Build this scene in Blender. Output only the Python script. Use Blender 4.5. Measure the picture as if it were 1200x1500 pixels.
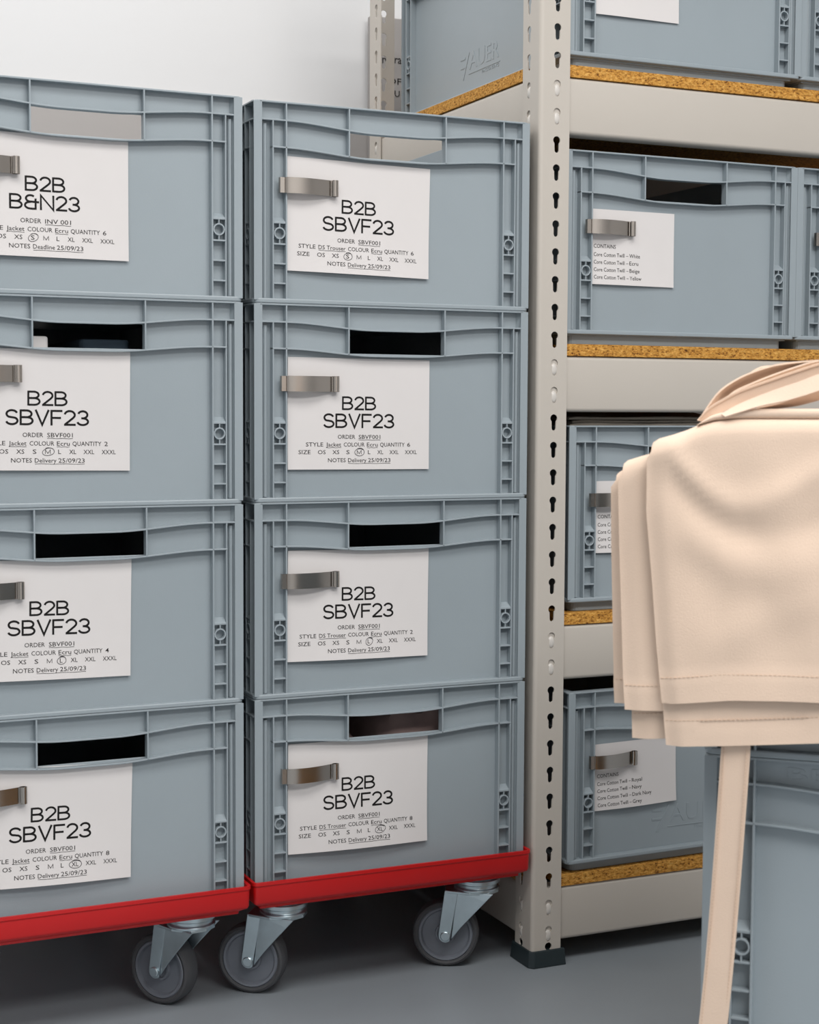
import bpy, math, random
from mathutils import Vector, Matrix
random.seed(7)
S = 0.001                      # the whole scene is measured in millimetres
scene = bpy.context.scene
COL = scene.collection
for o in list(bpy.data.objects):
    bpy.data.objects.remove(o)

# ------------------------------------------------------------------ camera
FPX, YAW, PITCH, ROLL = 2341.8, 0.4174, -0.0647, 0.0047
cam_d = bpy.data.cameras.new('camera')
cam = bpy.data.objects.new('camera', cam_d)
COL.objects.link(cam)
cam_d.sensor_fit = 'VERTICAL'
cam_d.sensor_height = 24.0
cam_d.lens = FPX / 1500.0 * 24.0
cam_d.clip_start = 0.05
fw = Vector((math.sin(YAW) * math.cos(PITCH), math.cos(YAW) * math.cos(PITCH), math.sin(PITCH)))
rt = Vector((math.cos(YAW), -math.sin(YAW), 0))
up = rt.cross(fw)
r2 = rt * math.cos(ROLL) + up * math.sin(ROLL)
u2 = up * math.cos(ROLL) - rt * math.sin(ROLL)
m = Matrix((r2, u2, -fw)).transposed().to_4x4()
m.translation = Vector((-0.6818, -2.0340, 0.8201))
cam.matrix_world = m
cam_d.dof.use_dof = True
cam_d.dof.focus_distance = 2.28
cam_d.dof.aperture_fstop = 9.0
scene.camera = cam

# ------------------------------------------------------------------ world, lamps, exposure
w = bpy.data.worlds.new('World')
scene.world = w
w.use_nodes = True
w.node_tree.nodes['Background'].inputs[0].default_value = (0.93, 0.96, 1.0, 1)
w.node_tree.nodes['Background'].inputs[1].default_value = 0.25


def area(name, loc, sx, sy, power, color=(1, 0.98, 0.955), rot=(0, 0, 0)):
    d = bpy.data.lights.new(name, 'AREA')
    d.shape = 'RECTANGLE'
    d.size, d.size_y = sx, sy
    d.energy = power
    d.color = color
    o = bpy.data.objects.new(name, d)
    COL.objects.link(o)
    o.location = loc
    o.rotation_euler = rot
    return o


area('ceiling_lamp_aisle', (-0.35, -1.45, 2.70), 2.6, 0.9, 47)
area('ceiling_lamp_rear', (-0.5, 0.3, 2.70), 2.4, 0.5, 24)
area('ceiling_lamp_front', (0.6, -3.0, 2.70), 2.6, 0.9, 82)
scene.view_settings.view_transform = 'Standard'
scene.view_settings.look = 'None'
scene.view_settings.exposure = 0.12
scene.view_settings.gamma = 1.0
scene.view_settings.use_curve_mapping = False


# ------------------------------------------------------------------ materials
def lin(c):
    return tuple(((v / 255.0) / 12.92 if v / 255.0 <= 0.04045 else ((v / 255.0 + 0.055) / 1.055) ** 2.4) for v in c)


def mat(name, rgb, rough=0.5, metal=0.0, bump=0.0, bscale=200.0, var=0.0, vscale=6.0, spec=0.5, stretch=None):
    m_ = bpy.data.materials.new(name)
    m_.use_nodes = True
    nt = m_.node_tree
    b = nt.nodes['Principled BSDF']
    c = lin(rgb)
    b.inputs['Base Color'].default_value = (*c, 1)
    b.inputs['Roughness'].default_value = rough
    b.inputs['Metallic'].default_value = metal
    b.inputs['Specular IOR Level'].default_value = spec
    tc = nt.nodes.new('ShaderNodeTexCoord')
    src = tc.outputs['Object']
    if stretch:
        mp = nt.nodes.new('ShaderNodeMapping')
        mp.inputs['Scale'].default_value = stretch
        nt.links.new(src, mp.inputs['Vector'])
        src = mp.outputs['Vector']
    if var:
        n = nt.nodes.new('ShaderNodeTexNoise')
        n.inputs['Scale'].default_value = vscale
        n.inputs['Detail'].default_value = 4
        nt.links.new(src, n.inputs['Vector'])
        r = nt.nodes.new('ShaderNodeValToRGB')
        r.color_ramp.elements[0].position = 0.3
        r.color_ramp.elements[1].position = 0.7
        r.color_ramp.elements[0].color = (*[v * (1 - var) for v in c], 1)
        r.color_ramp.elements[1].color = (*[min(1, v * (1 + var)) for v in c], 1)
        nt.links.new(n.outputs['Fac'], r.inputs['Fac'])
        nt.links.new(r.outputs['Color'], b.inputs['Base Color'])
    if bump:
        n2 = nt.nodes.new('ShaderNodeTexNoise')
        n2.inputs['Scale'].default_value = bscale
        n2.inputs['Detail'].default_value = 3
        nt.links.new(src, n2.inputs['Vector'])
        bp = nt.nodes.new('ShaderNodeBump')
        bp.inputs['Strength'].default_value = bump
        bp.inputs['Distance'].default_value = 0.001
        nt.links.new(n2.outputs['Fac'], bp.inputs['Height'])
        nt.links.new(bp.outputs['Normal'], b.inputs['Normal'])
    return m_


M = {}
M['plastic'] = mat('blue_grey_plastic', (149, 159, 165), 0.36, bump=0.08, bscale=700, var=0.03, vscale=5)
M['paper'] = mat('white_paper', (216, 212, 211), 0.8, var=0.01, vscale=20, spec=0.2)
M['ink'] = mat('black_ink', (26, 24, 24), 0.7, var=0.02, spec=0.2)
M['pen'] = mat('pen_ink', (50, 48, 52), 0.6, var=0.02, spec=0.2)
M['steel'] = mat('brushed_steel', (176, 168, 160), 0.24, metal=1.0, bump=0.05, bscale=90, stretch=(0.02, 0.02, 10))
M['zinc'] = mat('zinc_plated_steel', (196, 210, 216), 0.36, metal=1.0, bump=0.06, bscale=300, var=0.06, vscale=40)
M['rack'] = mat('beige_powder_coat', (192, 185, 176), 0.42, bump=0.05, bscale=500, var=0.015, vscale=4)
M['rivet'] = mat('pale_rivet', (205, 200, 194), 0.35, var=0.02, vscale=30)
M['red'] = mat('red_plastic', (196, 20, 22), 0.36, bump=0.05, bscale=500, var=0.03, vscale=8)
M['tyre'] = mat('dark_grey_rubber', (70, 71, 74), 0.6, bump=0.1, bscale=400, var=0.05, vscale=30)
M['hub'] = mat('grey_wheel_hub', (112, 117, 126), 0.42, bump=0.05, bscale=400, var=0.03, vscale=30)
M['cap'] = mat('dark_foot_plastic', (34, 46, 50), 0.45, var=0.05, vscale=20)
M['cotton'] = mat('ecru_cotton_twill', (225, 201, 181), 0.85, bump=0.25, bscale=900, var=0.02, vscale=18, spec=0.15)
M['thread'] = mat('beige_thread', (208, 182, 160), 0.8, var=0.03, vscale=60, spec=0.1)
M['grey_cloth'] = mat('taupe_fabric', (150, 142, 132), 0.9, bump=0.2, bscale=800, var=0.04, vscale=20, spec=0.1)
M['dark_cloth'] = mat('dark_brown_fabric', (165, 142, 138), 0.9, bump=0.2, bscale=800, var=0.08, vscale=25, spec=0.1)
M['slate_cloth'] = mat('slate_fabric', (92, 108, 122), 0.9, bump=0.2, bscale=800, var=0.05, vscale=20, spec=0.1)
M['wall'] = mat('white_wall_paint', (226, 226, 227), 0.75, bump=0.05, bscale=150, var=0.01, vscale=2, spec=0.2)
M['lower_wall'] = mat('grey_lower_wall', (176, 172, 170), 0.7, bump=0.05, bscale=150, var=0.01, vscale=2, spec=0.2)
M['ceiling'] = mat('white_ceiling', (235, 234, 232), 0.8, var=0.01, vscale=2, spec=0.2)
M['floor'] = mat('grey_resin_floor', (140, 147, 153), 0.38, bump=0.05, bscale=60, var=0.05, vscale=4)
M['carton'] = mat('grey_carton', (160, 156, 154), 0.8, var=0.02, vscale=8, spec=0.2)


def chipboard():
    m_ = bpy.data.materials.new('chipboard')
    m_.use_nodes = True
    nt = m_.node_tree
    b = nt.nodes['Principled BSDF']
    b.inputs['Roughness'].default_value = 0.7
    b.inputs['Specular IOR Level'].default_value = 0.25
    tc = nt.nodes.new('ShaderNodeTexCoord')
    mp = nt.nodes.new('ShaderNodeMapping')
    mp.inputs['Scale'].default_value = (1.0, 1.0, 1.9)
    nt.links.new(tc.outputs['Object'], mp.inputs['Vector'])
    v = nt.nodes.new('ShaderNodeTexVoronoi')
    v.inputs['Scale'].default_value = 260
    n = nt.nodes.new('ShaderNodeTexNoise')
    n.inputs['Scale'].default_value = 190
    n.inputs['Detail'].default_value = 5
    n.inputs['Roughness'].default_value = 0.7
    for q in (v, n):
        nt.links.new(mp.outputs['Vector'], q.inputs['Vector'])
    r1 = nt.nodes.new('ShaderNodeValToRGB')
    e = r1.color_ramp.elements
    e[0].position, e[0].color = 0.36, (*lin((92, 52, 18)), 1)
    e[1].position, e[1].color = 0.68, (*lin((228, 184, 108)), 1)
    k = e.new(0.44)
    k.color = (*lin((186, 132, 58)), 1)
    k = e.new(0.55)
    k.color = (*lin((206, 154, 76)), 1)
    nt.links.new(n.outputs['Fac'], r1.inputs['Fac'])
    r2_ = nt.nodes.new('ShaderNodeValToRGB')
    r2_.color_ramp.elements[0].color = (0.72, 0.68, 0.6, 1)
    r2_.color_ramp.elements[1].color = (1.1, 1.06, 1.0, 1)
    nt.links.new(v.outputs['Color'], r2_.inputs['Fac'])
    mx = nt.nodes.new('ShaderNodeMix')
    mx.data_type = 'RGBA'
    mx.blend_type = 'MULTIPLY'
    mx.inputs[0].default_value = 1.0
    nt.links.new(r1.outputs['Color'], mx.inputs[6])
    nt.links.new(r2_.outputs['Color'], mx.inputs[7])
    nt.links.new(mx.outputs[2], b.inputs['Base Color'])
    bp = nt.nodes.new('ShaderNodeBump')
    bp.inputs['Strength'].default_value = 0.4
    bp.inputs['Distance'].default_value = 0.001
    nt.links.new(n.outputs['Fac'], bp.inputs['Height'])
    nt.links.new(bp.outputs['Normal'], b.inputs['Normal'])
    return m_


M['chip'] = chipboard()


# ------------------------------------------------------------------ mesh helpers (millimetres in, metres out)
def smoothstep(t):
    t = max(0.0, min(1.0, t))
    return t * t * (3 - 2 * t)


class MB:
    def __init__(self):
        self.v, self.f = [], []

    def add(self, vs, fs):
        n = len(self.v)
        self.v += [tuple(p) for p in vs]
        self.f += [tuple(i + n for i in f) for f in fs]

    def box(self, x0, x1, y0, y1, z0, z1, fr=None):
        vs = [(x0, y0, z0), (x1, y0, z0), (x1, y1, z0), (x0, y1, z0), (x0, y0, z1), (x1, y0, z1), (x1, y1, z1), (x0, y1, z1)]
        if fr:
            vs = [fr(*p) for p in vs]
        self.add(vs, [(3, 2, 1, 0), (4, 5, 6, 7), (0, 1, 5, 4), (1, 2, 6, 5), (2, 3, 7, 6), (3, 0, 4, 7)])

    def loft(self, rings, closed=True, caps=True, fr=None):
        """rings: lists of equally many points"""
        n = len(rings[0])
        vs = [p for r in rings for p in r]
        if fr:
            vs = [fr(*p) for p in vs]
        fs = []
        for k in range(len(rings) - 1):
            for i in range(n if closed else n - 1):
                j = (i + 1) % n
                fs.append((k * n + i, k * n + j, (k + 1) * n + j, (k + 1) * n + i))
        if caps:
            fs.append(tuple(range(n - 1, -1, -1)))
            fs.append(tuple((len(rings) - 1) * n + i for i in range(n)))
        self.add(vs, fs)

    def annulus(self, outer, inner, z0, z1, zf=None):
        """flat ring between two outlines"""
        n = len(outer)
        zf = zf or (lambda x, y: 0)
        vs = [(x, y, z0 + zf(x, y)) for x, y in outer] + [(x, y, z0 + zf(x, y)) for x, y in inner]
        vs += [(x, y, z1 + zf(x, y)) for x, y in outer] + [(x, y, z1 + zf(x, y)) for x, y in inner]
        fs = []
        for i in range(n):
            j = (i + 1) % n
            fs += [(i, j, 2 * n + j, 2 * n + i), (n + j, n + i, 3 * n + i, 3 * n + j),
                   (2 * n + i, 2 * n + j, 3 * n + j, 3 * n + i), (j, i, n + i, n + j)]
        self.add(vs, fs)

    def plate(self, us, zs, skip, d0, d1, fr=None):
        """a slab over a grid of cells with some cells left open"""
        nu, nz = len(us), len(zs)
        vs = [(u, d, z) for d in (d0, d1) for z in zs for u in us]
        if fr:
            vs = [fr(*p) for p in vs]
        idx = lambda a, b, s: s * nu * nz + b * nu + a
        solid = lambda a, b: 0 <= a < nu - 1 and 0 <= b < nz - 1 and (a, b) not in skip
        fs = []
        for a in range(nu - 1):
            for b in range(nz - 1):
                if not solid(a, b):
                    continue
                fs.append((idx(a, b, 0), idx(a + 1, b, 0), idx(a + 1, b + 1, 0), idx(a, b + 1, 0)))
                fs.append((idx(a, b, 1), idx(a, b + 1, 1), idx(a + 1, b + 1, 1), idx(a + 1, b, 1)))
                for da, db, p, q in ((-1, 0, (a, b + 1), (a, b)), (1, 0, (a + 1, b), (a + 1, b + 1)),
                                     (0, -1, (a, b), (a + 1, b)), (0, 1, (a + 1, b + 1), (a, b + 1))):
                    if not solid(a + da, b + db):
                        fs.append((idx(*p, 0), idx(*p, 1), idx(*q, 1), idx(*q, 0)))
        self.add(vs, fs)

    def lathe(self, prof, fr, n=40, closed=False):
        """prof: (radius, height) list, fr maps (x, y, h) to space"""
        k = len(prof)
        vs = []
        for i in range(n):
            a = 2 * math.pi * i / n
            vs += [fr(r * math.cos(a), r * math.sin(a), h) for r, h in prof]
        fs = []
        for i in range(n):
            j = (i + 1) % n
            for q in range(k if closed else k - 1):
                q2 = (q + 1) % k
                fs.append((i * k + q, j * k + q, j * k + q2, i * k + q2))
        if not closed:
            fs.append(tuple(i * k for i in range(n)))
            fs.append(tuple(i * k + k - 1 for i in range(n - 1, -1, -1)))
        self.add(vs, fs)

    def prism(self, pts, h0, h1, fr):
        n = len(pts)
        vs = [fr(a, b, h0) for a, b in pts] + [fr(a, b, h1) for a, b in pts]
        fs = [tuple(range(n - 1, -1, -1)), tuple(n + i for i in range(n))]
        fs += [(i, (i + 1) % n, n + (i + 1) % n, n + i) for i in range(n)]
        self.add(vs, fs)

    def mesh(self, name, material, smooth=False):
        me = bpy.data.meshes.new(name)
        me.from_pydata([(x * S, y * S, z * S) for x, y, z in self.v], [], self.f)
        me.materials.append(material)
        import bmesh
        bm = bmesh.new()
        bm.from_mesh(me)
        bmesh.ops.recalc_face_normals(bm, faces=bm.faces)
        bm.to_mesh(me)
        bm.free()
        if smooth:
            me.polygons.foreach_set('use_smooth', [True] * len(me.polygons))
            me.set_sharp_from_angle(angle=math.radians(38))
        return me

    def build(self, name, material, parent=None, bevel=0.0, smooth=False, seg=2, solid=0.0):
        o = bpy.data.objects.new(name, self.mesh(name, material, smooth))
        COL.objects.link(o)
        if parent:
            o.parent = parent
        if solid:
            md = o.modifiers.new('solid', 'SOLIDIFY')
            md.thickness = solid * S
            md.offset = -1
            md = o.modifiers.new('split', 'EDGE_SPLIT')
            md.split_angle = math.radians(50)
        if bevel:
            md = o.modifiers.new('bevel', 'BEVEL')
            md.width = bevel * S
            md.segments = seg
            md.limit_method = 'ANGLE'
            md.angle_limit = math.radians(40)
        return o


def tag(o, label=None, cat=None, group=None, kind=None):
    for k, v in (('label', label), ('category', cat), ('group', group), ('kind', kind)):
        if v:
            o[k] = v
    return o


def empty(name, x, y, z, rz=0.0, sc=1.0):
    o = bpy.data.objects.new(name, None)
    COL.objects.link(o)
    o.location = (x * S, y * S, z * S)
    o.rotation_euler = (0, 0, rz)
    o.scale = (sc, sc, sc)
    o.empty_display_size = 0.05
    return o


def kids(o):
    return [c for c in bpy.data.objects if c.parent == o]


def copy_tree(o, parent=None):
    c = o.copy()
    COL.objects.link(c)
    if parent:
        c.parent = parent
    for ch in kids(o):
        copy_tree(ch, c)
    return c


def rrect(x0, x1, y0, y1, r, n=5, sx=1, sy=1):
    """rounded rectangle outline, counter-clockwise, straight runs cut in sx / sy pieces"""
    r = max(r, 0.4)
    pts = []
    cs = [(x1 - r, y0 + r, -90), (x1 - r, y1 - r, 0), (x0 + r, y1 - r, 90), (x0 + r, y0 + r, 180)]
    for k, (cx, cy, a0) in enumerate(cs):
        for i in range(n + 1):
            a = math.radians(a0 + 90 * i / n)
            pts.append((cx + r * math.cos(a), cy + r * math.sin(a)))
        nx, ny, na = cs[(k + 1) % 4]
        q = (nx + r * math.cos(math.radians(na)), ny + r * math.sin(math.radians(na)))
        sdiv = sy if k % 2 == 0 else sx
        p = pts[-1]
        for i in range(1, sdiv):
            t = i / sdiv
            pts.append((p[0] + (q[0] - p[0]) * t, p[1] + (q[1] - p[1]) * t))
    return pts


def join_text(name, runs, material, parent, fr):
    """runs: (text, x0, x1, baseline, cap height); fr maps flat (x, y) on the sheet into space"""
    mb = MB()
    for txt, x0, x1, base, cap in runs:
        if txt == 'M':
            strokes(mb, [[(x0 + a * (x1 - x0), base + b_ * cap) for a, b_ in ((0.06, 0), (0.06, 0.95), (0.5, 0.1), (0.94, 0.95), (0.94, 0))]], 0.14 * cap, fr)
            continue
        vs, fs, capref = glyphs(txt)
        xs = [p[0] for p in vs]
        a, b = min(xs), max(xs)
        kx = (x1 - x0) / (b - a)
        ky = cap / capref
        mb.add([fr(x0 + (p[0] - a) * kx, base + p[1] * ky) for p in vs], fs)
    return mb.build(name, material, parent)


GLY = {}


def glyphs(txt):
    if txt in GLY:
        return GLY[txt]

    def raw(t, res=2):
        cu = bpy.data.curves.new('tmp', 'FONT')
        cu.body = t
        cu.size = 10
        cu.offset = 0.018
        cu.resolution_u = res
        cu.bevel_depth = 0
        ob = bpy.data.objects.new('tmp', cu)
        COL.objects.link(ob)
        bpy.context.view_layer.update()
        dg = bpy.context.evaluated_depsgraph_get()
        me = bpy.data.meshes.new_from_object(ob.evaluated_get(dg))
        vs = [tuple(v.co) for v in me.vertices]
        fs = [tuple(p.vertices) for p in me.polygons]
        bpy.data.objects.remove(ob)
        bpy.data.curves.remove(cu)
        bpy.data.meshes.remove(me)
        return vs, fs
    if 'H__' not in GLY:
        vs, _ = raw('H')
        GLY['H__'] = max(p[1] for p in vs)
    vs, fs = raw(txt)
    GLY[txt] = (vs, fs, GLY['H__'])
    return GLY[txt]


def arc(cx, cy, rx, ry, a0, a1, n=14):
    return [(cx + rx * math.cos(math.radians(a0 + (a1 - a0) * i / n)), cy + ry * math.sin(math.radians(a0 + (a1 - a0) * i / n))) for i in range(n + 1)]


# monoline grotesque capitals on a 1-high em: strokes and advance width
LET = {
    'B': (0.74, [[(0.07, 0), (0.07, 1)], [(0.07, 0.94), (0.36, 0.94)] + arc(0.36, 0.725, 0.24, 0.215, 90, -90) + [(0.07, 0.51)],
                 [(0.07, 0.51), (0.38, 0.51)] + arc(0.38, 0.285, 0.27, 0.225, 90, -90) + [(0.07, 0.06)]]),
    '2': (0.66, [arc(0.325, 0.69, 0.25, 0.255, 172, -20) + [(0.49, 0.50), (0.08, 0.065)], [(0.04, 0.06), (0.62, 0.06)]]),
    '3': (0.66, [arc(0.315, 0.715, 0.23, 0.23, 165, -85, 16) + [(0.24, 0.49)], arc(0.315, 0.27, 0.265, 0.215, 88, -172, 18)]),
    'S': (0.72, [arc(0.36, 0.715, 0.255, 0.23, 15, 235, 16) + [(0.36, 0.50)] + arc(0.36, 0.28, 0.275, 0.225, 55, -168, 16)]),
    'V': (0.76, [[(0.06, 1), (0.38, 0.03), (0.70, 1)]]),
    'F': (0.66, [[(0.08, 0), (0.08, 1)], [(0.08, 0.94), (0.62, 0.94)], [(0.08, 0.49), (0.55, 0.49)]]),
    'N': (0.80, [[(0.07, 0), (0.07, 0.97), (0.71, 0.03), (0.71, 1)]]),
    '&': (0.82, [arc(0.36, 0.73, 0.23, 0.21, 40, 270, 14) + [(0.80, 0.50)], arc(0.36, 0.28, 0.28, 0.22, 90, 270, 14) + [(0.62, 0.06)], [(0.62, 0.0), (0.62, 0.74)]]),
}


def strokes(mb, lines, wd, fr):
    """flat pen strokes with mitred joints"""
    for ln in lines:
        ln = [p for i, p in enumerate(ln) if i == 0 or abs(p[0] - ln[i - 1][0]) + abs(p[1] - ln[i - 1][1]) > 1e-6]
        n = len(ln)
        L_, R_ = [], []
        for i, p in enumerate(ln):
            p = Vector(p)
            a = (p - Vector(ln[i - 1])).normalized() if i else None
            b = (Vector(ln[i + 1]) - p).normalized() if i < n - 1 else None
            if a is None:
                t, k = b, 1
            elif b is None:
                t, k = a, 1
            else:
                t = (a + b)
                t = t.normalized() if t.length > 1e-4 else a
                k = min(2.2, 1 / max(0.3, t.dot(a)))
            nn = Vector((-t.y, t.x)) * (wd / 2 * k)
            L_.append(fr(*(p + nn)))
            R_.append(fr(*(p - nn)))
        mb.add(L_ + R_, [(i, i + 1, n + i + 1, n + i) for i in range(n - 1)])


def heading(mb, txt, x0, x1, base, cap, fr, wt=0.135):
    tot = sum(LET[c][0] for c in txt) - 0.09
    k = (x1 - x0) / tot
    x = x0 - 0.0
    for c in txt:
        adv, st = LET[c]
        strokes(mb, [[(x + a * k, base + b * cap) for a, b in s_] for s_ in st], wt * cap, fr)
        x += adv * k


# ------------------------------------------------------------------ the room
def struct(name, mb, material, bevel=0):
    return tag(mb.build(name, material, None, bevel), kind='structure')


b = MB(); b.box(-3500, 4000, -4500, 905, -60, 0); struct('floor', b, M['floor'])
b = MB(); b.box(-3500, 4000, 900, 980, 0, 2900); struct('wall_back', b, M['wall'])
b = MB(); b.box(-3580, -3500, -4500, 980, 0, 2900); struct('wall_left', b, M['wall'])
b = MB(); b.box(4000, 4080, -4500, 980, 0, 2900); struct('wall_right', b, M['wall'])
b = MB(); b.box(-3500, 4000, -4580, -4500, 0, 2900); struct('wall_front', b, M['wall'])
b = MB(); b.box(-3580, 4080, -4500, 980, 2840, 2900); struct('ceiling', b, M['ceiling'])
b = MB(); b.box(-3500, 4000, 888, 900, 0, 1387); struct('trim_1', b, M['lower_wall'], 2)  # thin slab, greyer than the wall, across the lower back wall

# ------------------------------------------------------------------ storage crate
CW, CD, CH = 398.0, 598.0, 281.0       # between the corner ribs, depth, height over the foot
FR = {
    'front': lambda u, d, z: (u, d, z),
    'back': lambda u, d, z: (CW - u, CD - d, z),
    'left': lambda u, d, z: (-7 + d, CD - u, z),
    'right': lambda u, d, z: (405 - d, u, z),
}
RIBS_S = [0, 19.5, 38, 128, 272.5, 362.5, 381, 395.8]
RIBS_L = [0, 19.5, 38, 200, 396, 557.8, 576.3, 595.8]


def wave(u, amp):
    return -amp * smoothstep((160 - abs(u - 199)) / 130.0)


def make_crate():
    root = empty('storage_crate', 0, 0, 0)
    # tub: four walls, the short ones with a hand hole, and the floor
    t = MB()
    for s in ('front', 'back'):
        t.plate([4, 129.5, 273, 394], [15, CH - 64.5, CH - 32.5, CH], {(1, 1)}, 11, 14, FR[s])
    for s in ('left', 'right'):
        t.plate([11, 300, 587], [15, CH], set(), 11, 14, FR[s])
    t.box(4, 394, 11, 587, 13, 17)
    t.build('tub', M['plastic'], root, 0.5)
    # rim: top flange, wavy second flange, third flange, short uprights between them
    r = MB()
    out = rrect(-7, 405, 0, CD, 9, 6, 40, 2)
    inn = rrect(-7 + 13, 405 - 13, 13, CD - 13, 2, 6, 40, 2)
    r.annulus(out, inn, CH - 2.4, CH)
    out2 = rrect(-6.6, 404.6, 0.4, CD - 0.4, 9, 6, 40, 2)
    on_short = lambda x, y, a: wave(x, a) if (y < 16 or y > CD - 16) else 0.0
    r.annulus(out2, inn, CH - 25.5, CH - 23.3, lambda x, y: on_short(x, y, 8.5))
    for s, L_, ribs in (('front', CW, RIBS_S), ('back', CW, RIBS_S), ('left', CD, RIBS_L), ('right', CD, RIBS_L)):
        f = FR[s]
        short = L_ == CW
        us = [19.5 + (ribs[6] + 2.2 - 19.5) * i / 44 for i in range(45)]
        z3 = lambda u: CH - 61 + (wave(u, 8.0) if short else 0)
        r.loft([[(u, 0.3, z3(u)), (u, 12, z3(u)), (u, 12, z3(u) + 2.2), (u, 0.3, z3(u) + 2.2)] for u in us], fr=f)
        for u in ribs[3:5]:
            zb = CH - 61 + (wave(u, 8.0) if short else 0)
            r.box(u, u + 2.2, 0.3, 12, zb, CH - 1, f)
    # quarter round corner posts
    for sx, sy in ((0, 0), (1, 0), (0, 1), (1, 1)):
        pts = [(8, 11.5), (3.5, 4.5)] + [(3 - 6.5 * math.sin(math.radians(a)), 11 - 6.5 * math.cos(math.radians(a))) for a in range(0, 91, 15)] + [(4, 16)]
        pp = [((398 - x) if sx else x, (CD - y) if sy else y) for x, y in pts]
        r.prism(pp, 20, CH - 1, lambda a_, b_, h_: (a_, b_, h_))
    r.build('rim', M['plastic'], root, 0.45)
    # base foot and bottom lip
    q = MB()
    q.loft([[(x, y, z) for x, y in rrect(7, 391, 14, CD - 14, 12, 5)] for z in (0, 16)])
    q.build('base_foot', M['plastic'], root, 1.5)
    q = MB()
    q.annulus(rrect(-7, 405, -0.6, CD + 0.6, 9, 6), rrect(6, 392, 12.4, CD - 12.4, 2, 6), 15, 21.5)
    q.build('bottom_lip', M['plastic'], root, 1.6)
    # ribbed columns near every corner
    for s, L_, ribs in (('front', CW, RIBS_S), ('left', CD, RIBS_L), ('back', CW, RIBS_S), ('right', CD, RIBS_L)):
        f = FR[s]
        for side in (0, 1):
            c = MB()
            ids = (0, 1, 2) if side == 0 else (7, 6, 5)
            u_out, u_mid, u_in = (ribs[i] for i in ids)
            c.box(u_out, u_out + 2.2, 0.3, 12, 19, CH - 1, f)
            c.box(u_mid, u_mid + 2.0, 0.6, 12, 19, CH - 25, f)
            c.box(u_in, u_in + 2.2, 0.3, 12, 19, CH - 1, f)
            lo, hi = min(u_mid, u_in) + 2.0, max(u_mid, u_in)
            cu = (lo + hi) / 2
            # cells, ledge over the boss
            for z in (CH - 187.5, CH - 213.5, CH - 239.5):
                c.box(lo, hi, 0.8, 12, z - 1.1, z + 1.1, f)
            c.loft([[(u, 11.5, CH - 151), (u, 1.0, CH - 158), (u, 1.0, CH - 160.5), (u, 11.5, CH - 160.5)] for u in (lo, hi)], fr=f)
            c.box(lo, hi, 9.5, 12, CH - 187, CH - 160, f)
            # rounded bead in the outer strip
            bu = (u_out + u_mid) / 2 + 1.1
            c.prism([(bu + 3.8 * math.cos(math.radians(a)), 11.5 - 6.5 * math.sin(math.radians(a))) for a in range(0, 181, 20)],
                    22, CH - 29, lambda a_, b_, h_: f(a_, b_, h_))
            col = c.build('rib_column', M['plastic'], root, 0.4)
            g = MB()
            zc = CH - 173.2
            g.lathe([(8.0, 10), (8.0, 0.8), (6.1, 0.8), (6.1, 10)], lambda a_, b_, h_: f(cu + a_, h_, zc + b_), 24, closed=True)
            g.box(cu - 0.8, cu + 0.8, 1.2, 10, zc + 7.5, CH - 160, f)
            g.box(cu - 0.8, cu + 0.8, 1.2, 10, CH - 187, zc - 7.5, f)
            g.build('boss_ring', M['plastic'], col, 0.35)
    return root


def logo(root, fr, u0, z0, h, sheared=True):
    """moulded lettering with a slanted bracket mark in front of it"""
    p = MB()
    q = lambda x, y: fr(u0 + x, 10.4, z0 + y)
    def bar(x0, y0, x1, y1, wd):
        d = Vector((x1 - x0, y1 - y0)).normalized()
        nn = Vector((-d.y, d.x)) * wd / 2
        pts = [(x0 + nn.x, y0 + nn.y), (x1 + nn.x, y1 + nn.y), (x1 - nn.x, y1 - nn.y), (x0 - nn.x, y0 - nn.y)]
        p.prism(pts, 10.35, 11.3, lambda a, b_, h_: fr(u0 + a, h_, z0 + b_))
    bar(0, h * 0.72, h * 0.55, h * 0.72, h * 0.10)
    bar(0, h * 0.30, h * 0.55, h * 0.30, h * 0.10)
    bar(h * 0.28, -h * 0.32, h * 0.95, h * 0.95, h * 0.11)
    bar(h * 0.9, -h * 0.12, h * 4.3, -h * 0.12, h * 0.04)
    for txt, x0, x1, base, cap in (('AUER', h * 1.0, h * 4.2, 0.10 * h, h * 0.82), ('PACKAGING', h * 2.4, h * 4.2, -h * 0.34, h * 0.15)):
        vs, fs, cr = glyphs(txt)
        xs = [v[0] for v in vs]
        a, e = min(xs), max(xs)
        pt = [((v[0] - a) * (x1 - x0) / (e - a) + x0, v[1] * cap / cr + base) for v in vs]
        n = len(pt)
        p.add([fr(u0 + x, 10.5, z0 + y) for x, y in pt], fs)
        ed = {}
        for f_ in fs:
            for i in range(len(f_)):
                e_ = (f_[i], f_[(i + 1) % len(f_)])
                ed[tuple(sorted(e_))] = ed.get(tuple(sorted(e_)), 0) + 1
        out = [k_ for k_, c_ in ed.items() if c_ == 1]
        for i, j in out:
            p.add([fr(u0 + pt[i][0], 10.5, z0 + pt[i][1]), fr(u0 + pt[j][0], 10.5, z0 + pt[j][1]),
                   fr(u0 + pt[j][0], 11.2, z0 + pt[j][1]), fr(u0 + pt[i][0], 11.2, z0 + pt[i][1])], [(0, 1, 2, 3)])
    return p.build('moulded_logo', M['plastic'], root)


proto = make_crate()
_first = [True]


def crate(x, y, z, rz, label, group, sc=1.0):
    c = proto if _first[0] else copy_tree(proto)
    _first[0] = False
    c.location = (x * S, y * S, z * S)
    c.rotation_euler = (0, 0, rz)
    c.scale = (sc, sc, sc)
    return tag(c, label, 'crate', group)


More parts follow.
